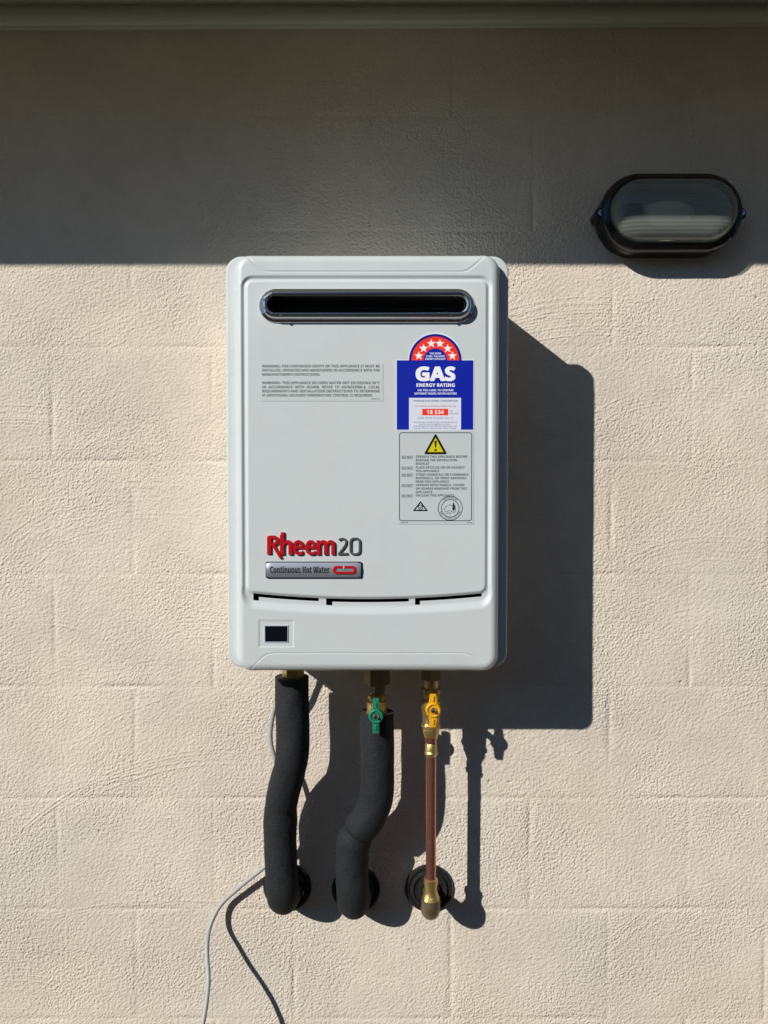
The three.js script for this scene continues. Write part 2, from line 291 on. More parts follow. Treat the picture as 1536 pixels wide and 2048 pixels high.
// ---------------------------------------------------------------- water heater
const font = await new FontLoader().loadAsync('fonts/droid/droid_sans_bold.typeface.json');
const fontThin = await new FontLoader().loadAsync('fonts/droid/droid_sans_regular.typeface.json');
const ZF = 0.180, ZL = 0.160;                                      // face of the front cover, face of the case lip behind it
{
  const lx0 = W(453, 900, ZL).x, lx1 = W(1016, 900, ZL).x, ly1 = W(768, 512, ZL).y, ly0 = W(768, 1335, ZL).y;
  const O = V((lx0 + lx1) / 2, ly0, 0);
  const h = thing('water_heater', 'white wall-mounted gas water heater with flue slot, stickers and red lettering', 'water heater', O);
  const L = (px, py, z = ZF) => W(px, py, z).sub(O);
  const lw = lx1 - lx0, lh = ly1 - ly0;
  // case: body, lip
  part('body', extrude(roundRect(lw - 0.017, lh - 0.017, 0.018, 0, lh / 2), 0.144, 0.002).translate(0, 0, 0.008), M.white, h);
  part('case_lip', extrude(roundRect(lw, lh, 0.021, 0, lh / 2), 0.012, 0.0025, 5).translate(0, 0, ZL - 0.012), M.white, h);
  part('wall_bracket', extrude(roundRect(0.12, 0.03, 0.004, 0, lh - 0.02), 0.0095, 0.001).translate(0, 0, 0.0015), M.white, h);
  // front cover as one pressed sheet
  const cx0 = L(471, 900, 0.172).x, cx1 = L(998, 900, 0.172).x, cy1 = L(768, 511.5, 0.17).y, cy0 = L(768, 1341, 0.17).y;
  const cw = cx1 - cx0, ch = cy1 - cy0, CX = (cx0 + cx1) / 2, CY = (cy0 + cy1) / 2, R = 0.021, ER = 0.0115;
  const panel = { x0: L(497, 900).x, x1: L(969.5, 900).x, y1: L(768, 565).y, y0: L(735, 1192).y };
  const bx = L(735, 1100).x, bend = (x) => 0.0075 * ((x - bx) / 0.148) ** 2;
  const sdRR = (x, y) => { const qx = Math.abs(x - CX) - cw / 2 + R, qy = Math.abs(y - CY) - ch / 2 + R; return -(Math.hypot(Math.max(qx, 0), Math.max(qy, 0)) + Math.min(Math.max(qx, qy), 0) - R); };
  const WG = 0.0098, WB = 0.025, RC = 0.006, disp = { c: L(552.5, 1267.5), w: L(587, 1267).x - L(518, 1267).x, h: L(552, 1241).y - L(552, 1294).y };
  const lineD = (x, y, pts) => { let d = 9; for (let i = 0; i < pts.length - 1; i++) { const [a, b] = [pts[i], pts[i + 1]], dx = b.x - a.x, dy = b.y - a.y, t = clamp(((x - a.x) * dx + (y - a.y) * dy) / (dx * dx + dy * dy)); d = Math.min(d, Math.hypot(x - a.x - dx * t, y - a.y - dy * t)); } return d; };
  const lineY = (x, pts, none) => { for (let i = 0; i < pts.length - 1; i++) { const [a, b] = pts[i].x < pts[i + 1].x ? [pts[i], pts[i + 1]] : [pts[i + 1], pts[i]]; if (x >= a.x && x <= b.x) return a.y + (b.y - a.y) * (x - a.x) / (b.x - a.x); } return none; };
  const topLine = [[968, 512], [962, 519], [950, 530], [938, 539], [926, 543], [536, 543], [524, 540], [512, 531], [496, 514]].map(([a, b]) => L(a, b));
  const botLine = [[500, 1340], [512, 1327], [526, 1314], [536, 1308], [552, 1306.5], [925, 1306.5], [940, 1310], [952, 1318], [972, 1340]].map(([a, b]) => L(a, b));
  const T1 = L(768, 543).y, B1 = L(768, 1306.5).y;
  const height = (x, y, yy) => {                                   // yy: height with the arc of the lower edge taken out
    const d = sdRR(x, y); let z = ZF;
    if (d < ER) { const q = ER - Math.max(d, 0); z -= ER - Math.sqrt(Math.max(0, ER * ER - q * q)); }
    // groove round the panel
    const sx = Math.max(panel.x0 - x, x - panel.x1), top = yy > (panel.y0 + panel.y1) / 2, sy = top ? yy - panel.y1 : panel.y0 - yy, wy = top ? WG : WB;
    const ax = Math.max(sx + RC, 0), ay = Math.max(sy + RC, 0), both = ax > 0 && ay > 0, s = both ? Math.hypot(ax, ay) - RC : Math.max(sx, sy);
    const a = both ? ay * ay / (ax * ax + ay * ay) : (sy > sx ? 1 : 0), w = WG + (wy - WG) * a, t = clamp(s / w);
    const g1 = 0.5 - 0.5 * Math.cos(6.28318 * t), g2 = smooth(0, 0.26, t) * (1 - smooth(0.5, 1, t));
    z -= top ? 0.0026 * g1 : 0.0026 * g1 * (1 - a) + 0.0036 * g2 * a;
    // display recess, seams
    const dd = Math.max(Math.abs(x - disp.c.x) - disp.w / 2, Math.abs(y - disp.c.y) - disp.h / 2); z -= 0.0007 * smooth(0.0006, -0.0008, dd);
    if (y > T1 - 0.004) { const q = lineD(x, y, topLine); z -= 0.0008 * Math.exp(-((q / 0.0008) ** 2)); if (y > lineY(x, topLine, 9)) z -= Math.min(q, 0.02) * 0.045; }
    if (y < B1 + 0.004) { const q = lineD(x, y, botLine); z -= 0.0005 * Math.exp(-((q / 0.0008) ** 2)); if (y < lineY(x, botLine, -9)) z -= Math.min(q, 0.02) * 0.04; }
    return z;
  };
  const steps = (a, b, fine, coarse, zones) => { const o = [a]; let v = a; while (v < b - 1e-6) { v += zones.some(([p, q]) => v >= p - coarse && v <= q) ? fine : coarse; o.push(Math.min(v, b)); } return o; };
  const us = steps(-cw / 2, cw / 2, 0.0006, 0.0016, [[-cw / 2, -cw / 2 + 0.012], [cw / 2 - 0.012, cw / 2], [panel.x0 - WG - CX, panel.x0 + 0.001 - CX], [panel.x1 - CX, panel.x1 + WG - CX], [disp.c.x - disp.w / 2 - 0.002 - CX, disp.c.x - disp.w / 2 + 0.002 - CX], [disp.c.x + disp.w / 2 - 0.002 - CX, disp.c.x + disp.w / 2 + 0.002 - CX]]);
  const vs = steps(cy0, cy1, 0.0006, 0.0016, [[cy0, B1 + 0.003], [T1 - 0.003, cy1], [panel.y0 - WB, panel.y0 + 0.003], [panel.y1 - 0.001, panel.y1 + WG], [disp.c.y - disp.h / 2 - 0.002, disp.c.y - disp.h / 2 + 0.002], [disp.c.y + disp.h / 2 - 0.002, disp.c.y + disp.h / 2 + 0.002]]);
  const bendW = (y) => smooth(panel.y0 - WB - 0.03, panel.y0 - WB, y) * (1 - smooth(panel.y0 + 0.004, panel.y0 + 0.12, y));
  const hwAt = (y) => { const q = Math.abs(y - CY) - ch / 2 + R; return q <= 0 ? cw / 2 : cw / 2 - R + Math.sqrt(Math.max(0, R * R - q * q)); };
  const nu = us.length, nv = vs.length, xy = [];
  for (let j = 0; j < nv; j++) for (let i = 0; i < nu; i++) { const v = vs[j], x = CX + us[i] / (cw / 2) * hwAt(v), y = v + bend(x) * bendW(v); xy.push([x, y, v]); }
  // openings: three air slots, the flue
  const sl = (p) => L(p, 1200).x, slotTop = L(735, 1198.5).y, slots = [[505, 638, 517], [653, 817.5, 664], [830, 965, 841]].map(([a, b, c]) => [sl(a), sl(b), sl(c)]);
  const inSlot = (x, yy) => slots.some(([a, b, c]) => x > a && x < b && yy < slotTop && yy > slotTop - (x < c ? 0.0092 : 0.0042));
  const FL = { c: L(733.5, 612), l: (L(931, 612).x - L(540, 612).x) / 2, r: (L(735, 597).y - L(735, 626).y) / 2 }; FL.l -= FL.r;
  const inFlue = (x, y) => { const qx = Math.max(Math.abs(x - FL.c.x) - FL.l, 0); return Math.hypot(qx, y - FL.c.y) < FL.r + 0.002; };
  const cover = grid(nu, nv, (i, j) => { const [x, y, yy] = xy[j * nu + i]; return V(x, y, height(x, y, yy)); }, (p) => [p.x, p.y], (i, j) => {
    const a = xy[j * nu + i], b = xy[(j + 1) * nu + i + 1], mx = (a[0] + b[0]) / 2; return inSlot(mx, (a[2] + b[2]) / 2) || inFlue(mx, (a[1] + b[1]) / 2);
  });
  const rim = []; for (let i = 0; i < nu; i++) rim.push(i); for (let j = 1; j < nv; j++) rim.push(j * nu + nu - 1); for (let i = nu - 2; i >= 0; i--) rim.push((nv - 1) * nu + i); for (let j = nv - 2; j >= 0; j--) rim.push(j * nu);
  const cp = cover.attributes.position, skirt = grid(rim.length, 2, (i, j) => { const k = rim[i]; return V(cp.getX(k), cp.getY(k), j ? cp.getZ(k) : ZL - 0.001); }, (p) => [p.x, p.y]);
  const fc = part('front_cover', mergeGeometries([cover, skirt]), M.white, h);
  part('slot_backing', new THREE.BoxGeometry(0.33, 0.05, 0.002).translate(bx, slotTop, ZL + 0.004), M.cavity, fc);
  // flue outlet
  const flue = new THREE.Group(); flue.name = 'flue_outlet'; flue.position.set(FL.c.x, FL.c.y, ZF); h.add(flue); flue.userData.label = 'stainless steel flue outlet ring with black opening';
  part('outlet_ring', sweep(FL.l, FL.r, [[0.0125, -0.0005], [0.0125, 0.001], [0.0118, 0.002], [0.0085, 0.0024], [0.0078, 0.003], [0.0075, 0.008], [0.0068, 0.0102], [0.0055, 0.0115], [0.0040, 0.012], [0.0022, 0.0112], [0.0006, 0.009], [0, 0.006], [0, -0.004]], 40, 0.9), M.steel, flue);
  part('flue_duct', sweep(FL.l, FL.r, [[-0.0001, 0.0045], [-0.0001, -0.016], [-FL.r + 0.0004, -0.0162]], 24, 0.4), M.cavity, flue);
  for (const px of [564, 899]) part('screw', new THREE.CylinderGeometry(0.0019, 0.0019, 0.0035, 12).rotateX(Math.PI / 2).translate(L(px, 612).x - FL.c.x, -FL.r - 0.0048, 0.0112), M.darkMetal, flue);
  // display window
  const dp = part('display_window', extrude(roundRect(disp.w * 0.70, disp.h * 0.66, 0.0006, disp.c.x - 0.0001, disp.c.y), 0.0012, 0.0002).translate(0, 0, ZF - 0.0010), M.screenRim, h);
  part('screen', extrude(roundRect(disp.w * 0.645, disp.h * 0.585, 0.0003, disp.c.x - 0.0001, disp.c.y), 0.0008, 0.0001).translate(0, 0, ZF - 0.0002), M.screen, dp);
  // ---- stickers
  const U = L(769, 800).x - L(768, 800).x;                          // metres per photo pixel on the face
  const paint = (w, hgt, k, draw) => { const c = document.createElement('canvas'); c.width = Math.round(w * k); c.height = Math.round(hgt * k); const x = c.getContext('2d'); x.scale(c.width / w, c.height / hgt); draw(x); const t = new THREE.CanvasTexture(c); t.colorSpace = THREE.SRGBColorSpace; t.magFilter = THREE.LinearFilter; return t; };
  const sticker = (name, px, py, w, hgt, tex, label, shape, rough = 0.4) => {
    const p = L(px, py, ZF + 0.0004), q = L(px + w, py + hgt, ZF + 0.0004), sw = q.x - p.x, sh = p.y - q.y;
    const g = shape ? new THREE.ExtrudeGeometry(shape(sw / w, sh / hgt), { depth: 0.0002, bevelEnabled: false, curveSegments: 40 }) : new THREE.BoxGeometry(sw, sh, 0.0002).translate(sw / 2, -sh / 2, 0.0001);
    const P = g.attributes.position, T = g.attributes.uv; for (let i = 0; i < P.count; i++) T.setXY(i, P.getX(i) / sw, 1 + P.getY(i) / sh);
    g.translate(p.x, p.y, ZF + 0.0002); return part(name, g, std(1, 1, 1, rough, { map: tex, clearcoat: 0.2, clearcoatRoughness: 0.2 }), h, label);
  };
  const fit = (x, text, a, b, y, size, font = 'bold', stretch = true) => { x.font = `${font} ${size}px sans-serif`; const w = x.measureText(text).width; x.save(); x.translate(stretch ? a : (a + b) / 2, y); if (stretch) x.scale((b - a) / w, 1); else x.textAlign = 'center'; x.fillText(text, 0, 0); x.restore(); x.textAlign = 'left'; };
  const BODY = '#d2d8d5';
  sticker('warning_label', 520, 726, 246, 76, paint(246, 76, 8, (x) => {
    x.fillStyle = '#cfd7d4'; x.fillRect(0, 0, 246, 76); x.fillStyle = '#161b1b';
    const T = ['WARNING: FOR CONTINUED SAFETY OF THIS APPLIANCE IT MUST BE', 'INSTALLED, OPERATED AND MAINTAINED IN ACCORDANCE WITH THE', "MANUFACTURER'S INSTRUCTIONS.", '', 'WARNING: THIS APPLIANCE DELIVERS WATER NOT EXCEEDING 50°C', 'IN  ACCORDANCE  WITH  AS3498.  REFER  TO  AS/NZS3500.4,  LOCAL', 'REQUIREMENTS AND INSTALLATION INSTRUCTIONS TO DETERMINE', 'IF ADDITIONAL DELIVERY TEMPERATURE CONTROL IS REQUIRED.'];
    T.forEach((t, i) => t && fit(x, t, 4, i === 2 ? 121 : i === 7 ? 226 : 240, 8.7 + i * 8.35, 7.4, 'bold'));
    fit(x, '099095 00', 223, 240, 73, 3.2);
  }), 'pale clear sticker with two paragraphs of black warning text');
  const star = (x, cx, cy, r) => { x.beginPath(); for (let i = 0; i < 10; i++) { const a = -Math.PI / 2 + i * Math.PI / 5, q = i % 2 ? r * 0.4 : r; x.lineTo(cx + Math.cos(a) * q, cy + Math.sin(a) * q); } x.closePath(); x.fill(); };
  sticker('energy_rating_label', 792, 665.5, 156, 196, paint(156, 196, 8, (x) => {
    x.fillStyle = '#e9eef4'; x.fillRect(0, 0, 156, 196);
    x.fillStyle = '#000f86'; x.beginPath(); x.arc(78.5, 55, 52.5, Math.PI, 0); x.fill();
    x.fillStyle = '#ff3a22'; x.beginPath(); x.arc(78.5, 55, 47.5, Math.PI, 0); x.fill();
    x.fillStyle = '#0020a6'; x.beginPath(); x.arc(78.5, 55, 23.5, Math.PI, 0); x.fill();
    x.fillRect(1.5, 55, 153, 139);
    x.fillStyle = '#ffffff'; for (const [a, b] of [[45.5, 46], [55, 31], [70.5, 21.5], [87.5, 21.5], [103, 31.5], [112.5, 46]]) star(x, a, b, 9.5);
    fit(x, 'THE MORE', 67, 90, 43, 5.2); fit(x, 'STARS, THE MORE', 60, 97.5, 48.6, 5.2); fit(x, 'ENERGY EFFICIENT', 58, 99, 54, 5.2);
    x.lineJoin = 'round'; x.strokeStyle = '#fff'; x.font = 'bold 37px sans-serif';
    x.save(); x.translate(38, 95.5); const gw = x.measureText('GAS').width; x.scale(81 / gw, 1); x.lineWidth = 2.6; x.strokeText('GAS', 0, 0); x.fillText('GAS', 0, 0); x.restore();
    x.lineWidth = 0.8; fit(x, 'ENERGY RATING', 40, 118, 107.8, 9.6); x.save(); x.translate(0, 0); x.restore(); fit(x, 'ENERGY RATING', 40.3, 118.3, 107.9, 9.6);
    fit(x, 'USE THIS LABEL TO COMPARE', 43, 115, 117, 5.6); fit(x, 'DIFFERENT MODEL WATER HEATERS', 37, 121.5, 123.6, 5.6);
    x.fillStyle = '#e6e9f2'; x.fillRect(26, 130, 104, 64);
    x.fillStyle = '#2b3a86'; fit(x, 'COMPARATIVE ENERGY CONSUMPTION', 34, 124, 138, 4.6);
    x.fillStyle = '#c8443a'; fit(x, 'THIS MODEL IN NORMAL DOMESTIC USE', 37, 120, 148.3, 4.4, 'normal');
    x.fillStyle = '#fb3a1c'; x.fillRect(52.5, 152, 52, 13); x.fillStyle = '#fff'; fit(x, '18 534', 61, 96, 162.6, 11);
    x.fillStyle = '#4a5590'; fit(x, 'MJ', 108, 113, 157.5, 4.2, 'normal'); fit(x, 'PER YEAR', 108, 125, 163, 4.2, 'normal');
    fit(x, 'WHEN TESTED TO AS/NZS 5263.1.2', 43, 114, 172.5, 4.6, 'normal');
    ['Actual energy use and running costs will depend on', 'how you use the appliance and gas', 'heating value. A more efficient water heater will', 'have more stars on this label.'].forEach((t, i) => fit(x, t, i === 1 ? 46 : 35, i === 1 ? 108 : 122, 180 + i * 4, 4.0, 'normal'));
  }), 'blue and white gas energy rating sticker with six stars on red arch', (a, b) => {
    const s = new THREE.Shape(); s.moveTo(0, -196 * b); s.lineTo(156 * a, -196 * b); s.lineTo(156 * a, -53.5 * b); s.lineTo(132.5 * a, -53.5 * b); s.absarc(78.5 * a, -53.5 * b, 54 * a, 0, Math.PI); s.lineTo(0, -53.5 * b); s.closePath(); return s;
  });
  sticker('caution_label', 797, 863.5, 150, 185, paint(150, 185, 10, (x) => {
    x.fillStyle = '#ccd3d1'; x.fillRect(0, 0, 150, 185); x.strokeStyle = '#222827'; x.lineWidth = 1.5;
    x.beginPath(); x.roundRect(2, 2, 144, 176, 5); x.stroke();
    x.fillStyle = '#0a0908'; x.lineJoin = 'round'; x.strokeStyle = '#0a0908'; x.beginPath(); x.moveTo(74, 7); x.lineTo(94, 43); x.lineTo(54, 43); x.closePath(); x.lineWidth = 4; x.fill(); x.stroke();
    x.fillStyle = '#e2cf10'; x.beginPath(); x.moveTo(74, 11.5); x.lineTo(90, 40.6); x.lineTo(58, 40.6); x.closePath(); x.fill();
    x.fillStyle = '#0a0908'; x.beginPath(); x.moveTo(71.6, 18); x.lineTo(76.4, 18); x.lineTo(75, 32); x.lineTo(73, 32); x.closePath(); x.fill(); x.beginPath(); x.arc(74, 36.5, 2.3, 0, 7); x.fill();
    x.fillStyle = '#141918';
    const rows = [[52, 'DO NOT', 'OPERATE THIS APPLIANCE BEFORE', 138], [59, '', 'READING THE INSTRUCTION', 117], [66, '', 'BOOKLET', 62], [73.6, 'DO NOT', 'PLACE ARTICLES ON OR AGAINST', 132], [80.6, '', 'THIS APPLIANCE.', 83], [87.8, 'DO NOT', 'STORE CHEMICALS OR FLAMMABLE', 140], [94.8, '', 'MATERIALS, OR SPRAY AEROSOLS', 136], [101.8, '', 'NEAR THIS APPLIANCE', 101], [108.8, 'DO NOT', 'OPERATE WITH PANELS, COVERS', 132], [115.8, '', 'OR GUARDS REMOVED FROM THIS', 137], [122.8, '', 'APPLIANCE', 68], [129.4, 'DO NOT', 'ENCLOSE THIS APPLIANCE.', 113]];
    for (const [y, a, b, e] of rows) { if (a) { fit(x, a, 6, 29, y, 6); x.fillRect(6, y + 1, 23, 0.7); } fit(x, b, 34, e, y, 6.5, 'bold'); }
    x.strokeStyle = '#14181a'; x.lineWidth = 2.6; x.beginPath(); x.moveTo(44, 140.5); x.lineTo(57, 157.5); x.lineTo(31, 157.5); x.closePath(); x.stroke(); x.lineWidth = 1.5; x.beginPath(); x.arc(44, 151.5, 4.6, 0, 7); x.stroke(); x.beginPath(); x.moveTo(41.5, 151); x.lineTo(43.6, 153.6); x.lineTo(47.5, 148.5); x.stroke();
    x.lineWidth = 1.4; x.strokeStyle = '#1c2223'; for (const r of [24, 17.5]) { x.beginPath(); x.arc(103.5, 153, r, 0, 7); x.stroke(); }
    const ring = (t, a0, a1, flip) => { x.font = 'bold 4.6px sans-serif'; x.fillStyle = '#2b3233'; x.textAlign = 'center'; [...t].forEach((c, i) => { const a = a0 + (a1 - a0) * (t.length > 1 ? i / (t.length - 1) : 0); x.save(); x.translate(103.5 + Math.cos(a) * (flip ? 22.4 : 19.2), 153 + Math.sin(a) * (flip ? 22.4 : 19.2)); x.rotate(a + (flip ? -Math.PI / 2 : Math.PI / 2)); x.fillText(c, 0, 0); x.restore(); }); x.textAlign = 'left'; };
    ring('AUSTRALIAN', -2.2, -0.95, false); ring('GAS ASSOCIATION', 2.75, 0.4, true);
    x.lineWidth = 0.9; x.beginPath(); x.moveTo(92, 155); x.bezierCurveTo(92, 150, 97, 149, 100, 147.5); x.bezierCurveTo(103, 145, 106, 147, 107, 148); x.lineTo(110, 146); x.bezierCurveTo(112, 152, 116, 155, 113, 160); x.bezierCurveTo(110, 163, 108, 160, 105, 158.5); x.bezierCurveTo(101, 157, 97, 160, 93.5, 159.5); x.closePath(); x.stroke();
    x.beginPath(); x.moveTo(109, 141); x.bezierCurveTo(114, 148, 115, 154, 109.5, 158); x.bezierCurveTo(106, 153, 110, 148, 109, 141); x.fill(); x.stroke();
    fit(x, 'CERTIFIED', 94, 106, 164.5, 3.6);
    fit(x, '099132-00', 4, 19, 183, 3.2); fit(x, '10/2014', 136, 147, 183, 3.2);
  }), 'grey sticker with yellow warning triangle and do-not list');
  // ---- raised lettering
  const raised = (txt, f, x0, x1, yTop, yBase, ref, depth, mat, parent, name, bevel = 0.0004) => {
    const g = new TextGeometry(txt, { font: f, size: 1, depth: 0.1, bevelEnabled: false, curveSegments: 8 }); g.computeBoundingBox();
    const r = new TextGeometry(ref, { font: f, size: 1, depth: 0.1, bevelEnabled: false }); r.computeBoundingBox();
    const A = L(x0, yBase), B = L(x1, yTop), bb = g.boundingBox, k = (B.x - A.x) / (bb.max.x - bb.min.x), kv = (B.y - A.y) / r.boundingBox.max.y;
    const t = new TextGeometry(txt, { font: f, size: 1, depth: depth, bevelEnabled: bevel > 0, bevelThickness: bevel, bevelSize: 0.004, bevelSegments: 3, curveSegments: 8 });
    t.translate(-bb.min.x, 0, 0).scale(k, kv, 1).translate(A.x, A.y, ZF + 0.0005); return part(name, t, mat, parent);
  };
  const brand = new THREE.Group(); brand.name = 'brand_lettering'; brand.userData.label = 'raised red and grey brand lettering'; h.add(brand);
  raised('h', font, 560.5, 585, 1080.5, 1109, 'x', 0.0022, M.red, brand, 'letter');
  raised('ee', font, 586.5, 631.5, 1080.5, 1109, 'x', 0.0022, M.red, brand, 'letter');
  raised('m', font, 633.5, 669.5, 1080.5, 1109, 'x', 0.0022, M.red, brand, 'letter');
  const inkShape = (pts) => { const s = new THREE.Shape(); pts.forEach(([a, b], i) => { const p = L(a, b); i ? s.lineTo(p.x, p.y) : s.moveTo(p.x, p.y); }); return s; };
  part('letter', extrude(inkShape([[562, 1064], [569, 1064.5], [569, 1092], [562, 1092]]), 0.0030, 0.0004).translate(0, 0, ZF), M.red, brand);      // tall ascender
  { // thin figures drawn with an even stroke
    const ribbon = (pts, w) => { const l = [], r = []; pts.forEach(([x, y], i) => { const a = pts[Math.max(i - 1, 0)], b = pts[Math.min(i + 1, pts.length - 1)], dx = b[0] - a[0], dy = b[1] - a[1], n = Math.hypot(dx, dy); l.push([x - dy / n * w, y + dx / n * w]); r.unshift([x + dy / n * w, y - dx / n * w]); }); return inkShape([...l, ...r]); };
    const two = [[678, 1080.5], [680.5, 1078], [685, 1077], [689.5, 1078.3], [692, 1081.5], [692.2, 1086], [690, 1091], [686, 1097], [681.5, 1102.5], [678.5, 1106]];
    part('letter', extrude(ribbon(two, 2), 0.0022, 0.0003).translate(0, 0, ZF), M.greyLetter, brand);
    part('letter', extrude(inkShape([[676, 1105.5], [695.5, 1105.5], [695.5, 1109.5], [676, 1109.5]]), 0.0024, 0.0003).translate(0, 0, ZF), M.greyLetter, brand);
    const p = L(699, 1110), q = L(721.5, 1075), zw = q.x - p.x, zh = q.y - p.y, o = roundRect(zw, zh, zw * 0.38, (p.x + q.x) / 2, (p.y + q.y) / 2); o.holes.push(roundRect(zw - 8.4 * U, zh - 8 * U, zw * 0.24, (p.x + q.x) / 2, (p.y + q.y) / 2, THREE.Path));
    part('letter', extrude(o, 0.0022, 0.0003).translate(0, 0, ZF), M.greyLetter, brand);
  }
  { // capital with the long sweeping leg
    const arc = (cx, cy, rx, ry, a0, a1, n = 12) => Array.from({ length: n + 1 }, (_, i) => { const a = a0 + (a1 - a0) * i / n; return [cx + Math.cos(a) * rx, cy + Math.sin(a) * ry]; });
    const s = inkShape([[534.5, 1108.5], [534.5, 1074], [537, 1071], ...arc(548, 1081, 10.5, 10.3, -Math.PI / 2, Math.PI / 2 - 0.35), [551.5, 1092], [565, 1116], [560, 1117.5], [543.5, 1090.5], [542.5, 1090.5], [542.5, 1108.5]]);
    const hole = new THREE.Path(); [[542.5, 1076.5], ...arc(546.5, 1081, 5.2, 4.8, -Math.PI / 2, Math.PI / 2), [542.5, 1086]].forEach(([a, b], i) => { const p = L(a, b); i ? hole.lineTo(p.x, p.y) : hole.moveTo(p.x, p.y); }); s.holes.push(hole);
    part('letter', extrude(s, 0.0027, 0.0004).translate(0, 0, ZF), M.red, brand);
  }
  // ---- name plate
  {
    const a = L(531.5, 1156), b = L(723.5, 1123), w = b.x - a.x, hh = b.y - a.y, cx = (a.x + b.x) / 2, cy = (a.y + b.y) / 2, g = new THREE.Group(); g.name = 'name_plate'; g.userData.label = 'bowed silver name plate with red loop mark'; h.add(g); g.position.set(cx, cy, ZF);
    part('plate_rim', extrude(roundRect(w, hh, 0.0022), 0.0022, 0.0004), M.badgeRim, g);
    const n = 24; const plate = grid(41, n + 1, (i, j) => { const v = -1 + 2 * j / n, u = -1 + i / 20; return V(u * (w / 2 - 0.0011), v * (hh / 2 - 0.0011), 0.0022 + 0.0022 * (1 - v * v) - 0.0006 * Math.pow(Math.abs(u), 30)); }, (p) => [p.x, p.y]);
    part('plate_face', plate, M.badge, g);
    const T = new TextGeometry('Continuous Hot Water', { font, size: 1, depth: 0.0009, bevelEnabled: false, curveSegments: 5 }); T.computeBoundingBox(); const bb = T.boundingBox, x0 = L(541, 1140).x - cx, x1 = L(659, 1140).x - cx;
    T.translate(-bb.min.x, 0, 0).scale((x1 - x0) / (bb.max.x - bb.min.x), 0.0083, 1).translate(x0, L(600, 1145).y - cy, 0.0038); part('plate_lettering', T, M.ink, g);
    const s = roundRect(0.0302, 0.0105, 0.0048, L(689.5, 1139).x - cx, L(689.5, 1139).y - cy), s2 = roundRect(0.0225, 0.0042, 0.002, L(689.5, 1139).x - cx, L(689.5, 1139).y - cy - 0.0002, THREE.Path); s.holes.push(s2);
    part('loop_mark', extrude(s, 0.0015, 0.0003).translate(0, 0, 0.0036), M.red, g);
    part('loop_tick', new THREE.BoxGeometry(0.0016, 0.0042, 0.001).translate(L(688, 1139).x - cx, L(688, 1139).y - cy + 0.0036, 0.0052), M.screenRim, g);
  }
}

// ---------------------------------------------------------------- pipes
const HB = W(768, 1335, ZL).y;                                      // underside of the heater
function foamTube(pts, r, seg, rad, noise, pinch) {                // pts world; closed tube with soft dents
  const c = new THREE.CatmullRomCurve3(pts, false, 'centripetal', 0.5), fr = c.computeFrenetFrames(seg, false);
  return grid(rad + 1, seg + 1, (i, j) => {
    const t = j / seg, p = c.getPointAt(t), a = i % rad / rad * Math.PI * 2;
    let k = r * (1 + 0.035 * perlin(Math.cos(a) * 1.3 + 9, t * 9 + Math.sin(a) * 1.3 + noise * 17, 4096, 4096, 31));
    if (pinch) for (const [tp, amt, w] of pinch) k *= 1 - amt * Math.exp(-(((t - tp) / w) ** 2));
    return p.addScaledVector(fr.normals[j], Math.cos(a) * k).addScaledVector(fr.binormals[j], Math.sin(a) * k);
  }, (p, i, j) => [i / rad * 0.15, j / seg * 0.42]);
}
function flange(px, py, label) {
  const p = W(px, py, 0), g = thing('wall_flange', label, 'pipe flange', V(p.x, p.y, 0.0005), 'black pipe flanges on the wall');
  part('disc', lathe([[0.0125, 0], [0.037, 0], [0.0372, 0.002], [0.0355, 0.0045], [0.0325, 0.0055], [0.0310, 0.0048], [0.0298, 0.0036], [0.0285, 0.0036], [0.0270, 0.0075], [0.0255, 0.0088], [0.0238, 0.0082], [0.0225, 0.0062], [0.0175, 0.0062], [0.0165, 0.0105], [0.0125, 0.012], [0.0125, 0]], 56).rotateX(Math.PI / 2), M.blackPlastic, g);
  return g;
}
flange(575, 1772, 'black plastic pipe flange behind the insulated pipe beside the grey cable').name = 'wall_flange';
flange(712, 1777, 'black plastic pipe flange behind the insulated pipe under the green valve').name = 'wall_flange_001';
flange(858, 1775, 'black ringed pipe flange around the gas pipe elbow').name = 'wall_flange_002';

function insulated(name, label, nut, foam, wallPx, r, noise, pinch) {
  const base = W(wallPx[0], wallPx[1], 0.03); base.y -= 0.03;
  const g = thing(name, label, 'insulated pipe', base, 'foam insulated water pipes');
  const w = W(wallPx[0], wallPx[1], 0), last = foam[foam.length - 1], pl = W(...last);
  const pts = foam.map((p) => W(...p));
  const f = pts[pts.length - 1];
  const zz = f.z; pts.push(V((f.x * 2 + w.x) / 3, w.y + 0.006, zz - 0.007), V((f.x + w.x) / 2, w.y - 0.001, zz - 0.024), V(w.x, w.y, 0.020));
  const loc = pts.map((p) => p.clone().sub(base));
  const tube = foamTube(loc, r, 150, 40, noise, pinch);
  part('foam_insulation', tube, M.foam, g);
  const top = loc[0], dir = loc[1].clone().sub(loc[0]).normalize();
  part('foam_end', new THREE.RingGeometry(0.0105, r * 0.995, 40).rotateX(-Math.PI / 2).translate(top.x, top.y - 0.0005, top.z), M.foamEnd, g);
  part('pipe_stub', new THREE.CylinderGeometry(0.0103, 0.0103, HB - base.y - top.y + 0.02, 24).translate(top.x, (HB - base.y + top.y) / 2 - 0.005, top.z), M.copper, g);
  part('wall_stub', new THREE.CylinderGeometry(0.0118, 0.0118, 0.03, 24).rotateX(Math.PI / 2).translate(w.x - base.x, w.y - base.y, 0.014 - base.z), M.copper, g);
  return [g, base];
}
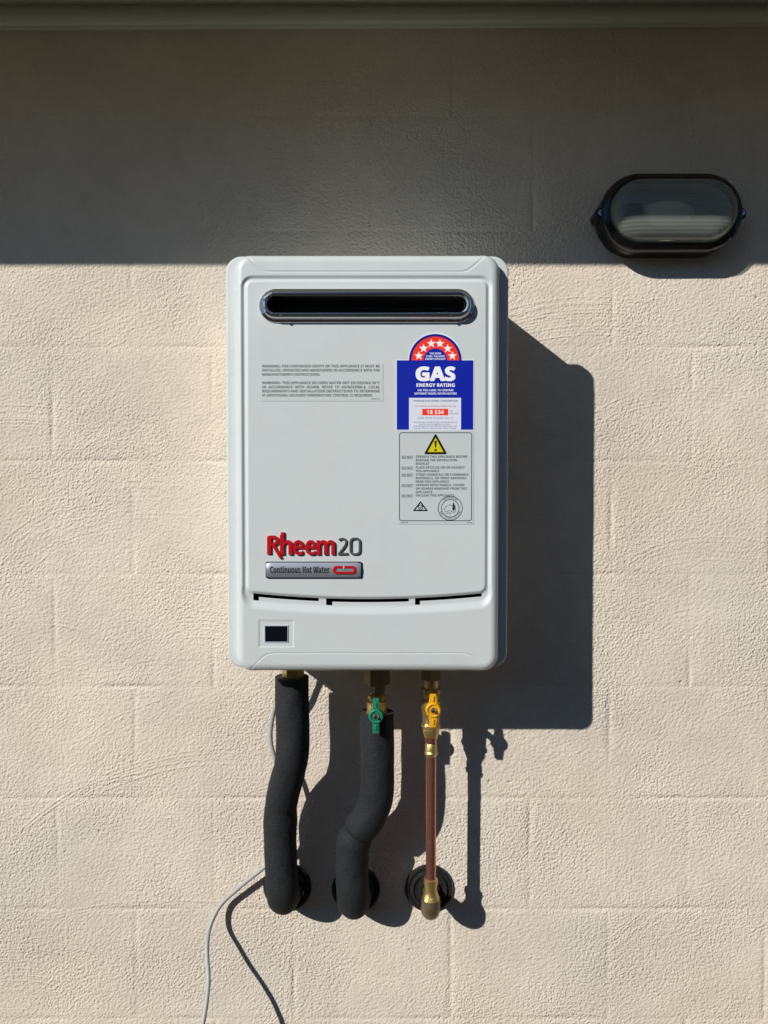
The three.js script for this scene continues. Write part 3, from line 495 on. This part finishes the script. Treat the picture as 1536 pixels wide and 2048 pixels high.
{ // hot water
  const [g, base] = insulated('insulated_pipe', 'black foam insulated pipe without valve, beside the grey cable', 0, [[584, 1353, 0.081], [584, 1400, 0.081], [585.5, 1460, 0.081], [585, 1500, 0.080], [581, 1530, 0.077], [567, 1585, 0.063], [562, 1612, 0.058], [560.5, 1640, 0.056], [561, 1700, 0.055], [563, 1745, 0.055], [565, 1780, 0.055]], [575, 1768], 0.0238, 1, [[0.36, 0.03, 0.018], [0.54, 0.022, 0.014], [0.61, -0.045, 0.03], [0.69, 0.02, 0.012]]);
  const n = W(586.5, 1352, 0.081).sub(base);
  part('brass_nut', hexPrism(0.031, HB - base.y - n.y + 0.004).translate(n.x, n.y - 0.002, n.z), M.brass, g);
}
const handleShape = (r, up, dn, wr, wt) => { const s = new THREE.Shape(), a = Math.acos(wr / r); s.moveTo(wt, up); s.lineTo(-wt, up); s.lineTo(-wr, r * Math.sin(a)); s.absarc(0, 0, r, Math.PI - a, Math.PI + a, false); s.lineTo(-wt, -dn); s.lineTo(wt, -dn); s.lineTo(wr, -r * Math.sin(a)); s.absarc(0, 0, r, -a, a, false); s.closePath(); return s; };
function handle(g, at, shape, mat, r, name) {
  const hg = new THREE.Group(); hg.name = name; hg.position.copy(at); g.add(hg);
  part('lever', extrude(shape, 0.0062, 0.0012), mat, hg);
  part('hub_ring', new THREE.TorusGeometry(r - 0.0022, 0.0019, 12, 32).translate(0, 0, 0.0062), mat, hg);
  for (const s of [1, -1]) part('grip_rib', new RoundedBoxGeometry(0.0028, 0.0075, 0.003, 2, 0.0008).translate(0, s * (r + 0.0055), 0.0062), mat, hg);
  part('nut', hexPrism(0.0092, 0.004).rotateX(Math.PI / 2).translate(0, 0, 0.0062), M.chrome, hg);
  part('spindle', new THREE.CylinderGeometry(0.0022, 0.0026, 0.0035, 16).rotateX(Math.PI / 2).translate(0, 0, 0.0112), M.chrome, hg);
  part('stem', new THREE.CylinderGeometry(0.0045, 0.0055, 0.026, 20).rotateX(Math.PI / 2).translate(0, 0, -0.0125), M.brass, hg);
}
{ // cold water with green valve
  const [g, base] = insulated('insulated_pipe_001', 'black foam insulated pipe with crease under the green valve', 0, [[754, 1424, 0.071], [754, 1470, 0.071], [755, 1530, 0.071], [754, 1580, 0.070], [750, 1606, 0.068], [737, 1634, 0.064], [718, 1660, 0.060], [708, 1682, 0.058], [705, 1704, 0.057], [704, 1740, 0.056], [706, 1782, 0.056]], [712, 1775], 0.0243, 2, [[0.572, 0.16, 0.012], [0.50, -0.04, 0.04], [0.62, -0.03, 0.025]]);
  const at = (px, py) => W(px, py, 0.071).sub(base), q = at(754, 1424), Y = (py) => at(754, py).y;
  part('brass_nut', hexPrism(0.037, HB - base.y - Y(1369)).translate(q.x, Y(1369), q.z), M.bronze, g);
  part('brass_nut', hexPrism(0.0245, Y(1368.5) - Y(1386)).rotateY(0.3).translate(q.x, Y(1386), q.z), M.bronze, g);
  part('valve_body', lathe([[0.011, Y(1432)], [0.0155, Y(1430)], [0.0155, Y(1424)], [0.0142, Y(1420)], [0.0148, Y(1410)], [0.0152, Y(1402)], [0.0118, Y(1399)], [0.0118, Y(1396)], [0.0135, Y(1395)], [0.0135, Y(1390)], [0.0115, Y(1388)], [0.0095, Y(1386)], [0.0095, Y(1372)]], 40).translate(q.x, 0, q.z), M.brass, g);
  const hp = W(752, 1430, 0.104).sub(base);
  handle(g, hp, handleShape(0.0104, 0.0245, 0.0245, 0.0048, 0.0044), M.green, 0.0104, 'valve_handle');
}
{ // gas
  const w = W(858, 1775, 0), z = 0.0715, p = W(862, 1600, z), base = V(w.x, w.y - 0.02, 0.02);
  const g = thing('gas_pipe', 'bare copper gas pipe with yellow handled valve and bronze elbow', 'gas pipe', base);
  const X = p.x - base.x, Z = z - base.z, Y = (py) => W(862, py, z).y - base.y;
  part('copper_tube', new THREE.CylinderGeometry(0.0073, 0.0073, Y(1505) - Y(1762), 28).translate(X, (Y(1505) + Y(1762)) / 2, Z), M.copper, g);
  part('compression_ring', lathe([[0.0075, Y(1512)], [0.0092, Y(1508)], [0.0098, Y(1505)], [0.0092, Y(1503)], [0.0086, Y(1501)], [0.0086, Y(1488)], [0.0078, Y(1486)]], 32).translate(X, 0, Z), M.brass, g);
  part('flared_collar', lathe([[0.0078, Y(1487)], [0.0082, Y(1480)], [0.0100, Y(1472)], [0.0102, Y(1470)]], 32).translate(X, 0, Z), M.copper, g);
  part('valve_body', lathe([[0.0098, Y(1473)], [0.0118, Y(1464)], [0.0122, Y(1455)], [0.0140, Y(1452)], [0.0142, Y(1448)], [0.0128, Y(1444)], [0.0132, Y(1425)], [0.0148, Y(1412)], [0.0148, Y(1400)], [0.0120, Y(1396)], [0.0118, Y(1388)], [0.0150, Y(1385)], [0.0150, Y(1377)], [0.0105, Y(1374)], [0.0095, Y(1350)]], 40).translate(X, 0, Z), M.brass, g);
  part('brass_nut', hexPrism(0.031, HB - base.y - Y(1359)).rotateY(0.4).translate(X, Y(1359), Z), M.bronze, g);
    handle(g, W(866, 1418, 0.106).sub(base), handleShape(0.0108, 0.0225, 0.0245, 0.0062, 0.0042), M.yellow, 0.0108, 'valve_handle');
  part('tube_fitting', lathe([[0.0128, Y(1803)], [0.0133, Y(1797)], [0.0112, Y(1790)], [0.0092, Y(1783)], [0.0088, Y(1774)], [0.0100, Y(1768)], [0.0104, Y(1764)], [0.0098, Y(1758)], [0.0076, Y(1756)]], 32).translate(X, 0, Z), M.brass, g);
  const e = new THREE.CatmullRomCurve3([V(X, Y(1796), Z), V(X, Y(1812), Z - 0.0005), V(X, Y(1824), Z - 0.006), V(X - 0.0003, 0.0185, Z - 0.017), V(0, 0.020, Z - 0.034), V(0, 0.02, -0.012)]);
  const rr = (t) => t < 0.35 ? 0.0136 : 0.0136 - 0.003 * smooth(0.35, 0.8, t), fr = e.computeFrenetFrames(60);
  part('elbow', grid(33, 61, (i, j) => { const t = j / 60, a = i % 32 / 32 * Math.PI * 2; return e.getPointAt(t).addScaledVector(fr.normals[j], Math.cos(a) * rr(t)).addScaledVector(fr.binormals[j], Math.sin(a) * rr(t)); }, (q, i, j) => [i / 32 * 0.08, j / 60 * 0.1]), M.bronze, g);
}

// ---------------------------------------------------------------- cable
{
  const pts = [[567, 1331, 0.05], [560, 1380, 0.043], [546, 1430, 0.032], [541, 1475, 0.029], [549, 1515, 0.029], [566, 1555, 0.029], [582, 1600, 0.025], [586, 1650, 0.021], [570, 1697, 0.020], [530, 1733, 0.019], [476, 1777, 0.016], [440, 1812, 0.014], [421, 1850, 0.024], [414, 1890, 0.043], [415, 1925, 0.056], [417, 1960, 0.070], [413, 2005, 0.088], [404, 2060, 0.105], [385, 2200, 0.12]].map((p) => W(...p));
  const l = pts[pts.length - 1]; pts.push(V(l.x - 0.03, 0.45, 0.14), V(l.x - 0.05, 0.1, 0.15), V(l.x - 0.05, 0.0035, 0.16));
  const base = pts[pts.length - 1].clone(); base.y = 0;
  const c = new THREE.Mesh(new THREE.TubeGeometry(new THREE.CatmullRomCurve3(pts.map((p) => p.clone().sub(base))), 400, 0.0033, 14), M.cable);
  c.name = 'power_cable'; c.position.copy(base); c.castShadow = c.receiveShadow = true;
  c.userData = { label: 'thin light grey power cable hanging from under the heater', category: 'cable' }; scene.add(c);
}

// ---------------------------------------------------------------- bulkhead light
{
  const o = W(1325, 443, 0), g = thing('bulkhead_light', 'black oval bulkhead wall light with ribbed frosted glass', 'wall light', V(o.x, o.y, 0.001));
  const LL = 0.047, RR = 0.0555;
  part('base', sweep(LL, RR, [[-0.055, 0.001], [-0.002, 0], [0, 0.001], [0.0, 0.012], [-0.002, 0.022], [-0.003, 0.026]], 40), M.lightBody, g);
  part('front_ring', sweep(LL, RR, [[-0.003, 0.0262], [0.0005, 0.027], [0.0015, 0.0285], [0.001, 0.035], [-0.001, 0.0405], [-0.004, 0.0432], [-0.0085, 0.044], [-0.0102, 0.0425], [-0.0104, 0.03]], 40), M.lightBody, g);
  part('reflector', sweep(LL, RR, [[-0.0112, 0.030], [-0.018, 0.012], [-RR + 0.0005, 0.0115]], 40), std(0.42, 0.42, 0.38, 0.5), g);
  const lens = []; for (let i = 0; i <= 22; i++) { const a = i / 22 * Math.PI / 2; lens.push([-0.0107 - (RR - 0.0112) * (1 - Math.pow(Math.cos(a), 0.62)), 0.034 + 0.031 * Math.pow(Math.sin(a), 0.6)]); }
  const rib = (() => { const n = 256, h = new Float32Array(n * 4); for (let y = 0; y < n; y++) for (let x = 0; x < 4; x++) h[y * 4 + x] = Math.abs(Math.sin(y / n * Math.PI * 8)); const t = new THREE.DataTexture(h, 4, n, THREE.RedFormat, THREE.FloatType); t.wrapS = t.wrapT = THREE.RepeatWrapping; t.magFilter = THREE.LinearFilter; t.repeat.set(1 / 0.04, 1 / 0.04); t.needsUpdate = true; return t; })();
  part('glass', sweep(LL, RR, lens, 40, 0), std(0.74, 0.77, 0.70, 0.13, { transmission: 0.8, thickness: 0, bumpMap: rib, bumpScale: 0.0003 }), g);
  part('lamp_holder', new THREE.CylinderGeometry(0.014, 0.016, 0.03, 24).rotateZ(Math.PI / 2).translate(-0.06, 0, 0.03), M.blackPlastic, g);
  const bulb = new THREE.SphereGeometry(0.018, 24, 16).scale(2.2, 1, 1).translate(-0.005, 0, 0.032); part('bulb', bulb, std(0.7, 0.7, 0.68, 0.3), g);
  for (const s of [-1, 1]) {
    part('lug', extrude(roundRect(0.018, 0.017, 0.007), 0.030, 0.0015).translate(s * (LL + RR - 0.001), 0, 0.003), M.lightBody, g);
    const sc = part('screw', new THREE.CylinderGeometry(0.0042, 0.0042, 0.003, 20).rotateX(Math.PI / 2).translate(s * (LL + RR + 0.0005), 0, 0.0345), M.chrome, g);
    part('screw_slot', new THREE.BoxGeometry(0.0058, 0.0013, 0.0006).rotateZ(0.7 * s).translate(s * (LL + RR + 0.0005), 0, 0.0362), M.cavity, sc);
  }
  const lf = W(1333, 482, 0.046);
  const leafShape = new THREE.Shape(); leafShape.moveTo(-0.011, 0); leafShape.quadraticCurveTo(-0.002, 0.004, 0.011, 0.0012); leafShape.quadraticCurveTo(0.002, -0.0035, -0.011, 0);
  const leaf = new THREE.Mesh(extrude(leafShape, 0.0006, 0.0001).rotateX(-0.9), std(0.42, 0.40, 0.28, 0.7)); leaf.name = 'dead_leaf'; leaf.position.copy(lf); leaf.castShadow = leaf.receiveShadow = true;
  leaf.userData = { label: 'small pale dead leaf caught at the lower rim of the wall light', category: 'leaf' }; scene.add(leaf);
}

renderer.render(scene, camera);
